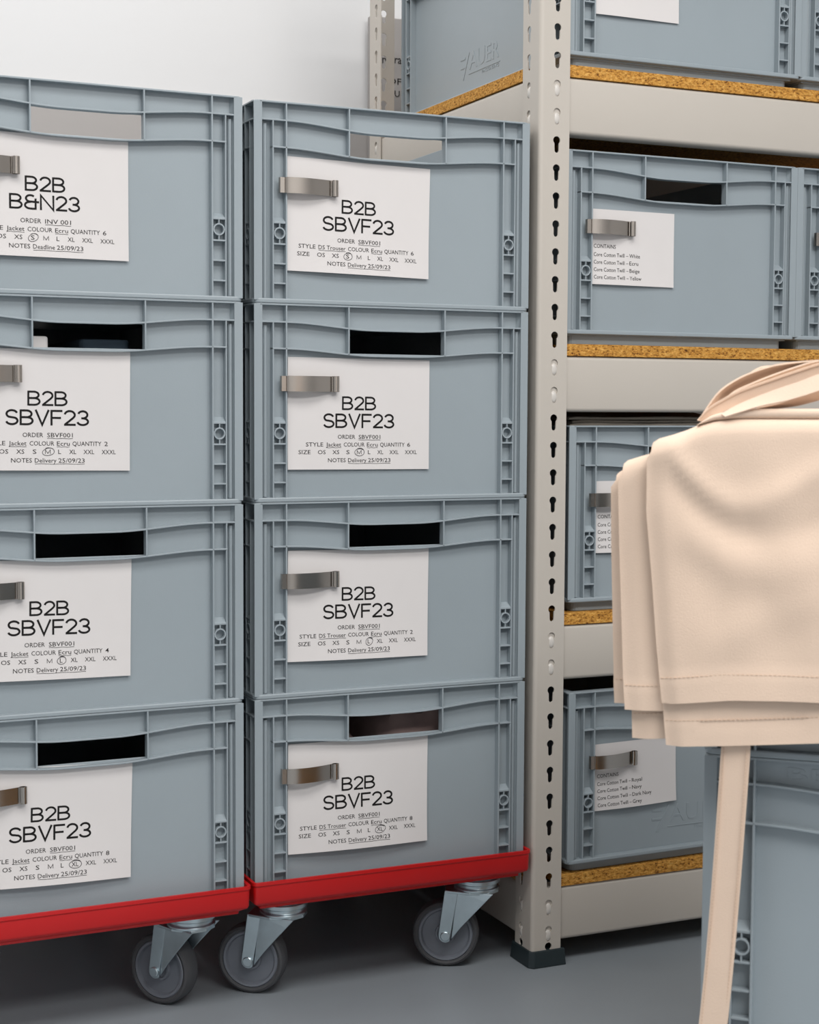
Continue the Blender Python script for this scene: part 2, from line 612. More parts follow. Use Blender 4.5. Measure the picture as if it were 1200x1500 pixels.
# ------------------------------------------------------------------ sheets of paper and steel clips
def make_paper(x0, y0, w_, h_, tilt, curl, seed):
    """returns the sheet map: (x from left, y from top) -> crate-local (u, d, z)"""
    ca, sa = math.cos(tilt), math.sin(tilt)
    rnd = random.Random(seed)
    ph = rnd.uniform(0, 3)

    def fr(x, y, lift=0.0):
        X, Y = x * ca + y * sa, -x * sa + y * ca
        t = y / h_
        s = x / w_
        off = 1.2 + curl * (t ** 3) * (0.35 + 0.65 * math.sin(math.pi * min(1, max(0, s)) * 0.9 + ph * 0.25)) + 0.8 * math.sin(s * 4.2 + ph) * t
        off += 2.0 * max(0, s - 0.9) * 10 * 0.35 * t
        return (x0 + X, 10.3 - max(0.4, off) - lift, CH - (y0 + Y))
    return fr


def paper_mesh(name, fr, w_, h_, parent=None):
    mb = MB()
    nx, ny = 24, 18
    vs = [fr(w_ * i / nx, h_ * j / ny) for j in range(ny + 1) for i in range(nx + 1)]
    mb.add(vs, [(j * (nx + 1) + i, j * (nx + 1) + i + 1, (j + 1) * (nx + 1) + i + 1, (j + 1) * (nx + 1) + i) for j in range(ny) for i in range(nx)])
    return mb.build(name, M['paper'], parent, smooth=True, solid=0.15)


def attach(o, crate_root):
    """put a thing built in crate coordinates where that crate stands (it stays a thing of its own)"""
    o.location = crate_root.location
    o.rotation_euler = crate_root.rotation_euler
    o.scale = crate_root.scale


SIZES = {'OS': (43.7, 55), 'XS': (65, 75), 'S': (85.5, 90.2), 'M': (101, 108), 'L': (117.6, 121.2), 'XL': (131.6, 140.5), 'XXL': (150, 163.7), 'XXXL': (173.4, 191.5)}


def order_sheet(c, x0, y0, tilt, style, qty, size, label, seed, head='SBVF23', order='SBVF001', note='Delivery', curl=6.0, hoff=0.0):
    W_, H_ = 210.0, 152.0
    fr = make_paper(x0, y0, W_, H_, tilt, curl, seed)
    root = paper_mesh('order_sheet', fr, W_, H_)
    ink = lambda x, y: fr(x, -y, 0.35)          # text runs use y up
    mb = MB()
    heading(mb, 'B2B', 78.5, 128.3, -70.6, 18.6, ink)
    if head == 'SBVF23':
        heading(mb, head, 50.5, 155.5, -95.2, 19.6, ink)
    else:
        heading(mb, head, 59, 146.5, -93.6, 18.8, ink)
    mb.build('printed_heading', M['ink'], root)
    cap = 5.4
    runs = [('ORDER', 73, 98.7, -110, cap), (order, 103.7, 136.2, -110, cap)]
    und = [(103.7, 136.2, -111.6)]
    if style == 'Jacket':
        runs += [('STYLE', 26.3, 51.5, -120.6, cap), ('Jacket', 55.7, 77.8, -120.6, cap), ('COLOUR', 81.6, 112.6, -120.6, cap),
                 ('Ecru', 116, 132.3, -120.6, cap), ('QUANTITY', 135.8, 173, -120.6, cap), (qty, 176.8, 181.3, -120.6, cap)]
        und += [(55.7, 77.8, -122.2), (116, 132.3, -122.2)]
    else:
        runs += [('STYLE', 17.5, 41.5, -120.6, cap), (style, 45.7, 85, -120.6, cap), ('COLOUR', 88.5, 119.5, -120.6, cap),
                 ('Ecru', 123, 139, -120.6, cap), ('QUANTITY', 142.5, 179, -120.6, cap), (qty, 182.8, 187.2, -120.6, cap)]
        und += [(45.7, 85, -122.2), (123, 139, -122.2)]
    runs += [('SIZE', 15.5, 33, -131, cap)] + [(k, a, e, -131, cap) for k, (a, e) in SIZES.items()]
    runs += [('NOTES', 58.4, 84.4, -142, cap), (note, 88, 115.3, -142, cap), ('25/09/23', 117.8, 151.3, -142, cap)]
    und += [(88, 151.3, -143.8)]
    join_text('printed_details', runs, M['ink'], root, ink)
    mb = MB()
    strokes(mb, [[(a + (e - a) * i / 8, y + 0.25 * math.sin(i * 1.7 + seed)) for i in range(9)] for a, e, y in und], 0.55, ink)
    mb.build('underlines', M['ink'], root)
    a, e = SIZES[size]
    cx, cy, rx, ry = (a + e) / 2 + 0.6, -128.4, (e - a) / 2 + 3.6, 4.9
    rnd = random.Random(seed)
    pts = []
    for i in range(34):
        t = i / 27 * 2 * math.pi + 0.8
        k = 1 + 0.06 * math.sin(2.3 * t + seed)
        pts.append((cx + rx * k * math.cos(t) + 0.5 * math.sin(t) * ry * 0.4, cy + ry * k * math.sin(t) * (1.0 if i < 26 else 1.12)))
    mb = MB()
    strokes(mb, [pts], 0.6, lambda x, y: fr(x, -y, 0.6))
    mb.build('pen_circle', M['pen'], root)
    attach(root, c)
    return tag(root, label, 'paper', 'order sheets clipped to the stacked crates')


def contents_sheet(c, x0, y0, w_, h_, tilt, lines, label, seed, curl=4.0, dy=0.0):
    fr = make_paper(x0, y0, w_, h_, tilt, curl, seed)
    root = paper_mesh('contents_sheet', fr, w_, h_)
    ink = lambda x, y: fr(x, -y, 0.35)
    if lines:
        cap = 5.6
        runs = [('CONTAINS', 5.8, 43.5, -56.7 + dy, cap)]
        for i, (t, wd) in enumerate(lines):
            yb = -69.0 - 11.0 * i + dy
            runs += [('Core Cotton Twill', 5.8, 58.5, yb, cap)]
            if t:
                runs += [('–', 61.3, 65, yb, cap), (t, 67, 67 + wd, yb, cap)]
        join_text('printed_list', runs, M['ink'], root, ink)
    attach(root, c)
    return tag(root, label, 'paper', 'contents sheets clipped to the shelf crates')


clip_proto = [None]


def make_clip():
    root = empty('steel_clip', 0, 0, 0)
    def strip(name, path, z0, z1, th=0.7, n0=0):
        mb = MB()
        n = len(path)
        rings = []
        for i, (x, d) in enumerate(path):
            a, b_ = Vector(path[max(i - 1, 0)]), Vector(path[min(i + 1, n - 1)])
            t = (b_ - a).normalized()
            q = Vector((-t.y, t.x)) * th
            rings.append([(x, d, z0), (x, d, z1), (x + q.x, d + q.y, z1), (x + q.x, d + q.y, z0)])
        mb.loft(rings)
        return mb.build(name, M['steel'], root, smooth=True)
    pts = [(8.5, -3.0)] + [(9.0 + 65 * t, -3.2 - 5.2 * math.sin(math.pi * (t ** 0.85)) + 7.2 * t) for t in [i / 24 for i in range(25)]]
    strip('spring_band', pts, -10.5, 10.5)
    x_, d_ = pts[-1]
    roll = [(x_, d_)] + [(x_ + 5.5 + 4.4 * math.cos(math.radians(a)), d_ - 0.6 + 3.4 * math.sin(math.radians(a))) for a in range(175, -150, -18)]
    strip('rolled_end', roll, -10.8, 10.8)
    strip('back_tab', [(0, 5), (0.4, -0.4), (6.5, -0.8), (7.0, -2.6), (9.0, -3.4), (9.6, 1.0), (9.6, 7.5)], -10.2, 10.2)
    return root


def clip(c, x0, ymid, tilt, label):
    if clip_proto[0] is None:
        k = clip_proto[0] = make_clip()
    else:
        k = copy_tree(clip_proto[0])
    mw = Matrix.LocRotScale(c.location, c.rotation_euler, c.scale)
    loc = mw @ Vector((x0 * S, -0.2 * S, (CH - ymid) * S))
    k.location = loc
    k.rotation_euler = (0, -tilt, c.rotation_euler.z)
    k.rotation_euler = (Matrix.Rotation(c.rotation_euler.z, 3, 'Z') @ Matrix.Rotation(tilt, 3, 'Y')).to_euler()
    k.scale = c.scale
    return tag(k, label, 'clip', 'steel clips holding the sheets')


# ------------------------------------------------------------------ the two stacks
ZB = [145.6 + 266.26 * (3 - k) for k in range(4)]
ORD = ['topmost', 'second from the top', 'third from the top', 'lowest']
LX, LY, LA = -429.7, -14.1, 0.0138
RC, LC = [], []
for k in range(4):
    RC.append(crate(0, 0, ZB[k], 0.0, ['blue-grey crate at the very top of the stack beside the beige post',
                                      'blue-grey crate second from the top of the stack beside the beige post',
                                      'blue-grey crate third from the top of the stack beside the beige post',
                                      'blue-grey crate at the bottom of the stack beside the beige post, on the red dolly'][k], 'crates stacked beside the post'))
for k in range(4):
    LC.append(crate(LX, LY, ZB[k], LA, ['blue-grey crate at the very top of the left stack, sheet reading B&N23',
                                       'blue-grey crate second from the top of the left stack',
                                       'blue-grey crate third from the top of the left stack',
                                       'blue-grey crate at the bottom of the left stack, on the red dolly'][k], 'crates in the left stack'))
order_sheet(RC[0], 43.2, 69.5, -0.020, 'DS Trouser', '6', 'S', 'white sheet SBVF23 for DS Trouser with S circled, on top crate beside the post', 1)
order_sheet(RC[1], 43.8, 70.4, -0.007, 'Jacket', '6', 'M', 'white sheet SBVF23 for Jacket, quantity 6, with M circled, right stack', 2, curl=3)
order_sheet(RC[2], 44.0, 66.2, -0.014, 'DS Trouser', '2', 'L', 'white sheet SBVF23 for DS Trouser with L circled, right stack', 3)
order_sheet(RC[3], 44.2, 66.0, -0.012, 'DS Trouser', '8', 'XL', 'white sheet SBVF23 for DS Trouser with XL circled, right stack above red dolly', 4, curl=9)
order_sheet(LC[0], 44.5, 66.4, -0.004, 'Jacket', '6', 'S', 'white sheet reading B&N23 with Deadline note, on top crate of left stack', 5, head='B&N23', order='INV 001', note='Deadline')
order_sheet(LC[1], 45.5, 66.0, -0.013, 'Jacket', '2', 'M', 'white sheet SBVF23 for Jacket, quantity 2, with M circled, left stack', 6, curl=4)
order_sheet(LC[2], 45.5, 64.8, -0.020, 'Jacket', '4', 'L', 'white sheet SBVF23 for Jacket, quantity 4, with L circled, left stack', 7)
order_sheet(LC[3], 45, 62.3, -0.029, 'Jacket', '8', 'XL', 'white sheet SBVF23 for Jacket, quantity 8, left stack above red dolly', 8, curl=9)
for k, (x0, ym, tl) in enumerate([(29.5, 109.5, 0.0), (31.4, 106.5, 0.0), (32, 107, 0.0), (31.9, 108, 0.0)]):
    clip(RC[k], x0, ym, tl, 'bent steel clip on the %s crate of the right stack' % ORD[k])
for k, (x0, ym) in enumerate([(32, 107.5), (32, 98), (32, 103.5), (32.5, 98)]):
    clip(LC[k], x0, ym, 0.0, 'bent steel clip on the %s crate of the left stack' % ORD[k])


# ------------------------------------------------------------------ red dollies
def make_caster(parent, sx, sy, hx, hy):
    """swivel at (sx, sy), wheel trailing along (hx, hy)"""
    h = Vector((hx, hy, 0)).normalized()
    nrm = Vector((h.y, -h.x, 0))
    if nrm.y > 0:
        nrm = -nrm
    F = lambda a, z, n: (sx + h.x * a + nrm.x * n, sy + h.y * a + nrm.y * n, z)
    root = empty('caster', 0, 0, 0)
    root.parent = parent
    b_ = MB()
    b_.lathe([(33, 141), (33, 137.5), (27, 137), (27, 134.5), (34, 133.5), (34, 127), (30, 126), (30, 121), (33, 120), (33, 116)], lambda x, y, z: (sx + x, sy + y, z), 40)
    b_.build('swivel_bearing', M['zinc'], root, 0.8, smooth=True)
    f_ = MB()
    f_.prism([(46, 22), (46, -22), (10, -32), (-20, -28), (-32, -10), (-32, 10), (-20, 28), (10, 32)], 113, 117, lambda a, n, z: F(a, z, n))
    for sgn in (1, -1):
        o_ = 20 * sgn
        arcp = [(45 + 10 * math.cos(math.radians(a)), 49 + 10 * math.sin(math.radians(a))) for a in range(10, -150, -20)]
        P1 = [(46, 116), *arcp, (30, 92), (26, 116)]
        f_.prism(P1, o_, o_ + 2.6 * sgn, lambda a, z, n: F(a, z, n))
        q = [(27, 116, o_), (31, 92, o_), (36.3, 44, o_), (22, 63, o_ + 3 * sgn), (2, 86, o_ + 7 * sgn), (-14, 104, o_ + 10 * sgn), (-25, 116, o_ + 11 * sgn)]
        a_ = [F(x, z, n) for x, z, n in q]
        c_ = [F(x, z, n + 2.6 * sgn) for x, z, n in q]
        n_ = len(q)
        f_.add(a_ + c_, [tuple(range(n_)), tuple(range(2 * n_ - 1, n_ - 1, -1))] + [(i, (i + 1) % n_, n_ + (i + 1) % n_, n_ + i) for i in range(n_)])
    f_.build('fork', M['zinc'], root, 0.9)
    W_ = lambda x, y, n: F(45 + x, 49 + y, n)
    t_ = MB()
    t_.lathe([(40.5, -13), (44, -14.5), (47, -13), (48.6, -9), (49, -4), (49, 4), (48.6, 9), (47, 13), (44, 14.5), (40.5, 13)], W_, 56, closed=True)
    t_.build('tyre', M['tyre'], root, smooth=True)
    t_ = MB()
    t_.lathe([(0, -9), (12, -9), (12, -12), (15, -12), (16, -8), (34, -8.5), (36, -13), (39, -13.6), (40.6, -12), (40.6, 12), (39, 13.6), (36, 13), (34, 8.5), (16, 8), (15, 12), (12, 12), (12, 9), (0, 9)], W_, 56)
    t_.build('wheel_hub', M['hub'], root, smooth=True)
    t_ = MB()
    t_.lathe([(0, -26), (6, -26), (7.2, -25), (7.2, -22.5), (3, -22.4), (3, 22.4), (7.2, 22.5), (7.2, 25), (6, 26), (0, 26)], W_, 20)
    t_.build('axle_bolt', M['zinc'], root, smooth=True)
    return root


def make_dolly(x, y, z, rz, casters, label):
    root = empty('red_dolly', x, y, z, rz)
    X0, X1, Y0, Y1 = -13.5, 411.5, -14.5, 612.5
    r = MB()
    secs = [(0, 179.5), (0, 175), (1.6, 173.5), (2.4, 152), (4, 148.5), (14, 143), (14, 139.5), (20, 139.5), (20, 145), (9, 152), (5.5, 175), (4.5, 179.5)]
    rings = []
    for off, zz in secs:
        rings.append([(px, py, zz) for px, py in rrect(X0 + off, X1 - off, Y0 + off, Y1 - off, max(8 - off, 2.5), 6)])
    rings.append(rings[0])
    r.loft(rings, caps=False)
    r.build('rim_frame', M['red'], root, 0.6, smooth=True)
    r = MB()
    r.plate([4, 70, 328, 394], [3, 90, 510, 595], {(1, 1)}, 141, 145.3, lambda u, d, zz: (u, zz, d))
    r.build('deck', M['red'], root, 1)
    for cx in (0, 1):
        for cy in (0, 1):
            r = MB()
            bx0, bx1 = (X0 + 18, X0 + 108) if cx == 0 else (X1 - 108, X1 - 18)
            by0, by1 = (Y0 + 18, Y0 + 108) if cy == 0 else (Y1 - 108, Y1 - 18)
            r.loft([[(a, b_, 142) for a, b_ in rrect(bx0, bx1, by0, by1, 10)], [(a, b_, 137.5) for a, b_ in rrect(bx0 + 3, bx1 - 3, by0 + 3, by1 - 3, 10)]])
            r.build('caster_pad', M['red'], root, 1)
    for sx, sy, hx, hy in casters:
        make_caster(root, sx, sy, hx, hy)
    return tag(root, label, 'dolly')


make_dolly(0, 0, 0, 0, [(50, 45, -0.8, 0.6), (350, 42, -0.88, 0.47), (50, 555, -0.9, 0.3), (350, 555, -0.7, -0.6)],
           'red plastic dolly on casters under the crate stack beside the beige post')
make_dolly(LX, LY, 0, LA, [(48, 45, -0.6, 0.8), (347, 54, -0.62, 0.79), (50, 555, -0.9, 0.3), (350, 555, -0.8, 0.5)],
           'red plastic dolly on casters under the left crate stack, cut off by the frame')


# ------------------------------------------------------------------ shelving rack
def holed_plate(w_, h_, holes, bottom):
    """flat plate from (0, bottom) to (w_, h_) with keyhole slots, as filled curve -> verts, faces"""
    cu = bpy.data.curves.new('tmp', 'CURVE')
    cu.dimensions = '2D'
    cu.fill_mode = 'BOTH'
    cu.extrude = 1.0
    def spl(pts):
        s_ = cu.splines.new('POLY')
        s_.points.add(len(pts) - 1)
        for p_, q_ in zip(s_.points, pts):
            p_.co = (q_[0], q_[1], 0, 1)
        s_.use_cyclic_u = True
    spl([(0, bottom), (w_, bottom), (w_, h_), (0, h_)])
    for hx, hz in holes:
        pts = [(hx + 5.7 * math.cos(math.radians(a)), hz + 6 + 5.7 * math.sin(math.radians(a))) for a in range(-50, 231, 20)]
        pts += [(hx + 3.4 * math.cos(math.radians(a)), hz - 8.3 + 3.4 * math.sin(math.radians(a))) for a in range(180, 361, 30)]
        spl(pts)
    spl([(holes[0][0] + 5.7 * math.cos(math.radians(a)), 30 + 5.7 * math.sin(math.radians(a))) for a in range(0, 360, 20)])
    ob = bpy.data.objects.new('tmp', cu)
    COL.objects.link(ob)
    bpy.context.view_layer.update()
    me = bpy.data.meshes.new_from_object(ob.evaluated_get(bpy.context.evaluated_depsgraph_get()))
    vs = [tuple(v.co) for v in me.vertices]
    fs = [tuple(p.vertices) for p in me.polygons]
    bpy.data.objects.remove(ob)
    bpy.data.curves.remove(cu)
    bpy.data.meshes.remove(me)
    return vs, fs


PX0, PX1, PY0 = 416.5, 465.0, -6.3        # post: left face, right edge, front face
PY1, RX1 = 630.0, 1925.0                  # back of the rack, right end
HOLES = [721.7 + 39.6 * i for i in range(-17, 25)]
SHELF = [1311.6, 914.3, 522.2, 133.3]     # board top heights
BT, BH = 17.4, 80.8
rack = tag(empty('shelving_rack', PX0, PY0, 0), 'beige steel boltless shelving rack with keyhole posts, right of the stacks', 'shelving')


def rk(mb, name, material, parent=rack, **kw):
    o = mb.build(name, material, parent, **kw)
    if parent == rack:
        o.location = (-PX0 * S, -PY0 * S, 0)
    return o


def make_post(mx, my):
    """mx/my mirror the front-left post to the other corners"""
    gx = lambda x: (PX0 + x) if not mx else (RX1 - x)
    gy = lambda y: (PY0 + y) if not my else (PY1 - y)
    top = 1700
    mb = MB()
    vs, fs = holed_plate(42.5, top, [(22.0, z) for z in HOLES], 12)
    mb.add([(gx(6 + x), gy(1 + z), y) for x, y, z in vs], fs)
    vs, fs = holed_plate(46, top, [(27.5, z) for z in HOLES], 12)
    mb.add([(gx(1 + z), gy(6 + x), y) for x, y, z in vs], fs)
    pts = [(6 - 6 * math.cos(math.radians(a)), 6 - 6 * math.sin(math.radians(a))) for a in range(0, 91, 10)]
    pts += [(6 - 4 * math.cos(math.radians(a)), 6 - 4 * math.sin(math.radians(a))) for a in range(90, -1, -10)]
    mb.prism(pts, 12, top, lambda a, b_, h_: (gx(a), gy(b_), h_))
    p = rk(mb, 'upright_post', M['rack'], smooth=True)
    c = MB()
    c.loft([[(gx(a), gy(b_), z) for a, b_ in ((-o_, -o_ + 7), (-o_ + 7, -o_), (52 + o_, -o_), (52 + o_, 10), (10, 56 + o_), (-o_, 56 + o_))] for o_, z in ((4.5, 0), (4.0, 4), (2.4, 25))])
    c.build('foot_cap', M['cap'], p, bevel=1.5)
    if not mx:
        for zt in SHELF:
            zs = [z for z in HOLES if zt - BT - BH + 8 < z < zt - BT - 8]
            for z in zs:
                for face in (0, 1):
                    rv = MB()
                    prof = [(6.2, -3.0), (6.2, 0.2), (5.6, 1.6), (4.0, 2.7), (2.0, 3.2), (0, 3.3)]
                    if face == 0:
                        rv.lathe(prof, lambda x, y, h_: (gx(28 + x * 0.95), gy(2.6 - h_), z - 3.0 + y * 1.45), 20)
                    else:
                        rv.lathe(prof, lambda x, y, h_: (gx(2.6 - h_), gy(33.5 + x * 0.95), z - 3.0 + y * 1.45), 20)
                    rv.build('rivet', M['rivet'], p, smooth=True)
    return p


make_post(False, False)
make_post(False, True)
make_post(True, False)
make_post(True, True)


def bar_profile(d0, d1, z0, z1, r=6):
    pts = []
    for cx, cz, a0 in ((d0 + r, z0 + r, 180), (d1 - r, z0 + r, 270), (d1 - r, z1 - r, 0), (d0 + r, z1 - r, 90)):
        for i in range(6):
            a = math.radians(a0 + 90 * i / 5)
            pts.append((cx + r * math.cos(a), cz + r * math.sin(a)))
    return pts


for n_, zt in enumerate(SHELF):
    z1 = zt - BT
    z0 = z1 - BH
    for y in (PY0 + 4, PY1 - 4 - 32):
        mb = MB()
        mb.loft([[(x, d, z) for d, z in bar_profile(y, y + 32, z0, z1)] for x in (PX0 + 14, RX1 - 14)])
        mb.box(PX0 + 9, PX1 - 2, y - 1.9 if y < 100 else y, y + 3 if y < 100 else y + 33.9, z0 + 2, z1 - 2)
        rk(mb, 'long_beam', M['rack'], smooth=True)
    for x in (PX0 + 4, RX1 - 36):
        mb = MB()
        mb.loft([[(d, y, z) for d, z in bar_profile(x, x + 32, z0, z1)] for y in (PY0 + 38, PY1 - 14)])
        mb.box(x - 1.9, x + 3, PY0 + 8, PY0 + 48, z0 + 2, z1 - 2)
        mb.box(x - 1.9, x + 3, PY1 - 48, PY1 - 8, z0 + 2, z1 - 2)
        rk(mb, 'side_beam', M['rack'], smooth=True)
    mb = MB()
    mb.plate([PX0 + 3.5, PX1 + 1, RX1 - 50, RX1 - 3.5], [PY0 + 3, PY0 + 52, PY1 - 52, PY1 - 3], {(0, 0), (2, 0), (0, 2), (2, 2)}, z1 + 0.3, zt, lambda u, d, z: (u, z, d))
    bd = mb.build('chipboard_shelf', M['chip'], None, 0.4)
    tag(bd, ['chipboard shelf board with ochre edge, uppermost in the rack', 'chipboard shelf board with ochre edge, second from the top of the rack',
             'chipboard shelf board just above the black gap behind the hanging aprons', 'lowest chipboard shelf board, close above the floor'][n_], 'shelf', 'chipboard boards of the rack')

# crates on the rack
RG = 'crates on the shelving rack'
RS_ = 0.995
c0 = crate(470.6, 0, SHELF[0], 0.0, 'blue-grey crate on the top shelf beside the post, with a blank white sheet', RG, RS_)
c0b = crate(881, 3, SHELF[0], 0.0, 'blue-grey crate on the top shelf at the right edge of the photo', RG, RS_)
c1 = crate(471.4, 3, SHELF[1], 0.0, 'blue-grey crate on the second shelf with contents sheet White, Ecru, Beige, Yellow', RG, RS_)
c1b = crate(881, 3, SHELF[1], 0.0, 'blue-grey crate on the second shelf, cut by the right edge of the photo', RG, RS_)
c2 = crate(481, 0, SHELF[2], 0.0, 'blue-grey crate half hidden behind the hanging aprons, folded cloth on top', RG, RS_)
c3 = crate(481, -7, SHELF[3], 0.03, 'blue-grey crate on the lowest shelf with contents sheet Royal, Navy, Dark Navy, Grey', RG, RS_)
c2.scale.z = RS_ * 0.98
c3.scale.z = RS_ * 0.97
logo(c0, FR['left'], 222, 56, 33)
logo(c3, FR['front'], 150, 56, 33)
contents_sheet(c0, 40.5, 54, 146, 148, 0.0, None, 'blank white sheet on the crate on the top shelf, cut by the frame', 11, curl=3)
contents_sheet(c1, 40.8, 82, 145, 110, -0.004, [('White', 18.5), ('Ecru', 15.5), ('Beige', 17.5), ('Yellow', 20.5)], 'white sheet CONTAINS White, Ecru, Beige, Yellow, on second shelf crate', 12)
contents_sheet(c2, 41.5, 84, 145, 109, 0.0, [('', 0)] * 4, 'white contents sheet partly hidden behind the hanging aprons', 13)
contents_sheet(c3, 42.5, 85.5, 148, 103.5, 0.012, [('Royal', 18.5), ('Navy', 17.5), ('Dark Navy', 35), ('Grey', 16.5)], 'white sheet CONTAINS Royal, Navy, Dark Navy, Grey, on lowest shelf crate', 14, curl=5, dy=4)
clip(c1, 30, 109, 0.0, 'bent steel clip on the sheet reading White, Ecru, Beige, Yellow')
clip(c2, 30, 112, 0.0, 'bent steel clip on the sheet half hidden behind the aprons')
clip(c3, 32, 111, 0.0, 'bent steel clip on the sheet reading Royal, Navy, Dark Navy, Grey')
clip(c1b, 30, 109, 0.0, 'bent steel clip on the second shelf crate cut by the right edge of the photo')


# folded fabric lying in and on top of the half hidden crate
def folded(name, x0, x1, y0, y1, z0, h, material, label, cat, group=None, seed=0, rz=0.0):
    rnd = random.Random(seed)
    mb = MB()
    rings = []
    n = 30
    for i in range(n + 1):
        x = x0 + (x1 - x0) * i / n
        wob = 1.2 * math.sin(i * 0.55 + seed) + 0.8 * math.sin(i * 1.3 + seed * 2)
        hh = h * (1 - 0.12 * math.sin(i * 0.4 + seed))
        e = 1 if 0 < i < n else 0.6
        pts = [(x, y1, z0), (x, y1, z0 + hh * e)]
        for q in range(9):
            a = math.radians(90 + 180 * q / 8)
            pts.append((x, y0 + wob + hh / 2 + hh / 2 * 1.3 * math.cos(a), z0 + hh / 2 * e + hh / 2 * math.sin(a) * e))
        rings.append(pts)
    mb.loft(rings)
    o = mb.build(name, material, None, smooth=True)
    return tag(o, label, cat, group)


zt = SHELF[2] + CH * 0.995 * 0.98
folded('folded_cloth', 500, 840, 60, 520, SHELF[2] + 18, zt - 2 - SHELF[2] - 18, M['grey_cloth'], 'thick folded taupe cloth filling the crate behind the aprons', 'cloth', 'folded cloths in the half hidden crate', 1)
for i, (dx, dy, hh) in enumerate([(0, 0, 5.0), (6, 4, 4.6), (-2, 1, 4.6)]):
    folded('folded_cloth', 492 + dx, 845 + dx, 30 + dy, 500, zt - 1.6 + 4.9 * i, hh, M['grey_cloth'],
           ['lowest thin folded taupe cloth lying on the crate behind the aprons', 'middle thin folded taupe cloth lying on the crate behind the aprons', 'uppermost thin folded taupe cloth under the beam behind the aprons'][i], 'cloth', 'folded cloths in the half hidden crate', 3 + i)


# things glimpsed through the hand holes
def heap(name, cx, cy, z0, lx, ly, h, material, label, seed):
    mb = MB()
    nx, ny = 40, 30
    vs = []
    for j in range(ny + 1):
        for i in range(nx + 1):
            s, t = i / nx, j / ny
            ed = smoothstep(min(s, 1 - s) * 6) * smoothstep(min(t, 1 - t) * 12)
            z = h * ed * (0.86 + 0.10 * math.sin(s * 9 + seed + 2 * t) + 0.07 * math.sin(23 * s + 5 * t + seed) + 0.05 * abs(math.sin(14 * s - 9 * t)))
            vs.append((cx + (s - 0.5) * lx, cy + (t - 0.5) * ly, z0 + z))
    n0 = len(vs)
    fs = [(j * (nx + 1) + i, j * (nx + 1) + i + 1, (j + 1) * (nx + 1) + i + 1, (j + 1) * (nx + 1) + i) for j in range(ny) for i in range(nx)]
    mb.add(vs, fs)
    mb.box(cx - lx / 2, cx + lx / 2, cy - ly / 2, cy + ly / 2, z0 - 1, z0 + 0.5)
    return tag(mb.build(name, material, None, smooth=True), label, 'cloth')


heap('folded_garment', 205, 192, ZB[3] + 18, 300, 340, 236, M['dark_cloth'], 'dark brown garment seen through the hand hole of the bottom right crate', 1.0)
heap('folded_garment', 199 + 463, 240, SHELF[1] + 18, 350, 380, 205, M['slate_cloth'], 'dark slate fabric seen through the hand hole of the second shelf crate', 2.2)
mb = MB()
mb.loft([[(x, y, z) for x, y in rrect(LX + 60, LX + 153, 9, 80, 5)] for z in (ZB[1] + 18, ZB[1] + 231)])
tag(mb.build('white_box', M['paper'], None, 3), 'white box corner seen through the hand hole, second crate of left stack', 'box')
mb = MB()
mb.loft([[(x, y, z) for x, y in rrect(LX + 200, LX + 266, 40, 480, 10)] for z in (ZB[1] + 18, ZB[1] + 230)])
tag(mb.build('slate_packet', M['slate_cloth'], None, 4), 'dark slate packet seen through the hand hole, second crate of left stack', 'packet')

# grey board with black lettering behind the rear post
mb = MB()
mb.box(519, 900, 870, 886, 0, 1577)
ct = tag(mb.build('lettered_board', M['carton'], None, 2), 'tall grey board with black lettering behind the rear post', 'board')
join_text('black_lettering', [("n'", 543.5, 556, 1488.5, 15.5), ('ra', 569.8, 584, 1490.5, 15.5), ('OF', 555, 584.5, 1450, 11.7), ('U', 570, 580.5, 1426.5, 11.7)],
          M['ink'], ct, lambda x, y: (x, 869.4, y))

# ------------------------------------------------------------------ crates in the right foreground
FX, FY, FZ, FA = 166.3, -813.4, 502.3, math.radians(-42.26)
eu = Vector((math.cos(FA), math.sin(FA), 0))
en = Vector((math.sin(FA), -math.cos(FA), 0))
FO = Vector((FX, FY, FZ))
f0 = crate(FX, FY, FZ - CH * 1.03, FA, 'blue-grey crate in the right foreground under the hanging aprons', 'crates in the foreground')
f0.scale = (1, 1, 1.03)
f1 = crate(FX, FY, FZ - 14.7, FA, 'blue-grey crate mostly covered by the draped aprons, only its lip shows', 'crates in the foreground')
zlow = FZ - CH * 1.03
mb = MB()
mb.loft([[(a, b_, z) for a, b_ in rrect(12, 386, 18, 580, 8)] for z in (0, zlow - 0.3)])
pl = mb.build('plywood_plinth', M['chip'], None, 2)
pl.location = (FX * S, FY * S, 0)
pl.rotation_euler = (0, 0, FA)
tag(pl, 'low wooden plinth under the foreground crates, below the frame', 'plinth')
p = MB()
for txt, x0, x1 in (('BEHF', 68, 150),):
    vs, fs, cr = glyphs(txt)
    xs = [v[0] for v in vs]
    a, e = min(xs), max(xs)
    pt = [((v[0] - a) * (x1 - x0) / (e - a) + x0, v[1] * 11.5 / cr + CH - 20.5) for v in vs]
    p.add([(x, 10.3, z) for x, z in pt], fs)
    ed = {}
    for f_ in fs:
        for i in range(len(f_)):
            k_ = tuple(sorted((f_[i], f_[(i + 1) % len(f_)])))
            ed[k_] = ed.get(k_, 0) + 1
    for (i, j), c_ in ed.items():
        if c_ == 1:
            p.add([(pt[i][0], 10.3, pt[i][1]), (pt[j][0], 10.3, pt[j][1]), (pt[j][0], 11.2, pt[j][1]), (pt[i][0], 11.2, pt[i][1])], [(0, 1, 2, 3)])
p.build('moulded_lettering', M['plastic'], f0)


# ------------------------------------------------------------------ aprons draped over the foreground crates
def FP(u, v, wv):
    """u along the crate front, v up from the lower crate's rim, wv towards the viewer"""
    q = FO + eu * u + en * wv
    return (q.x, q.y, FZ + v)


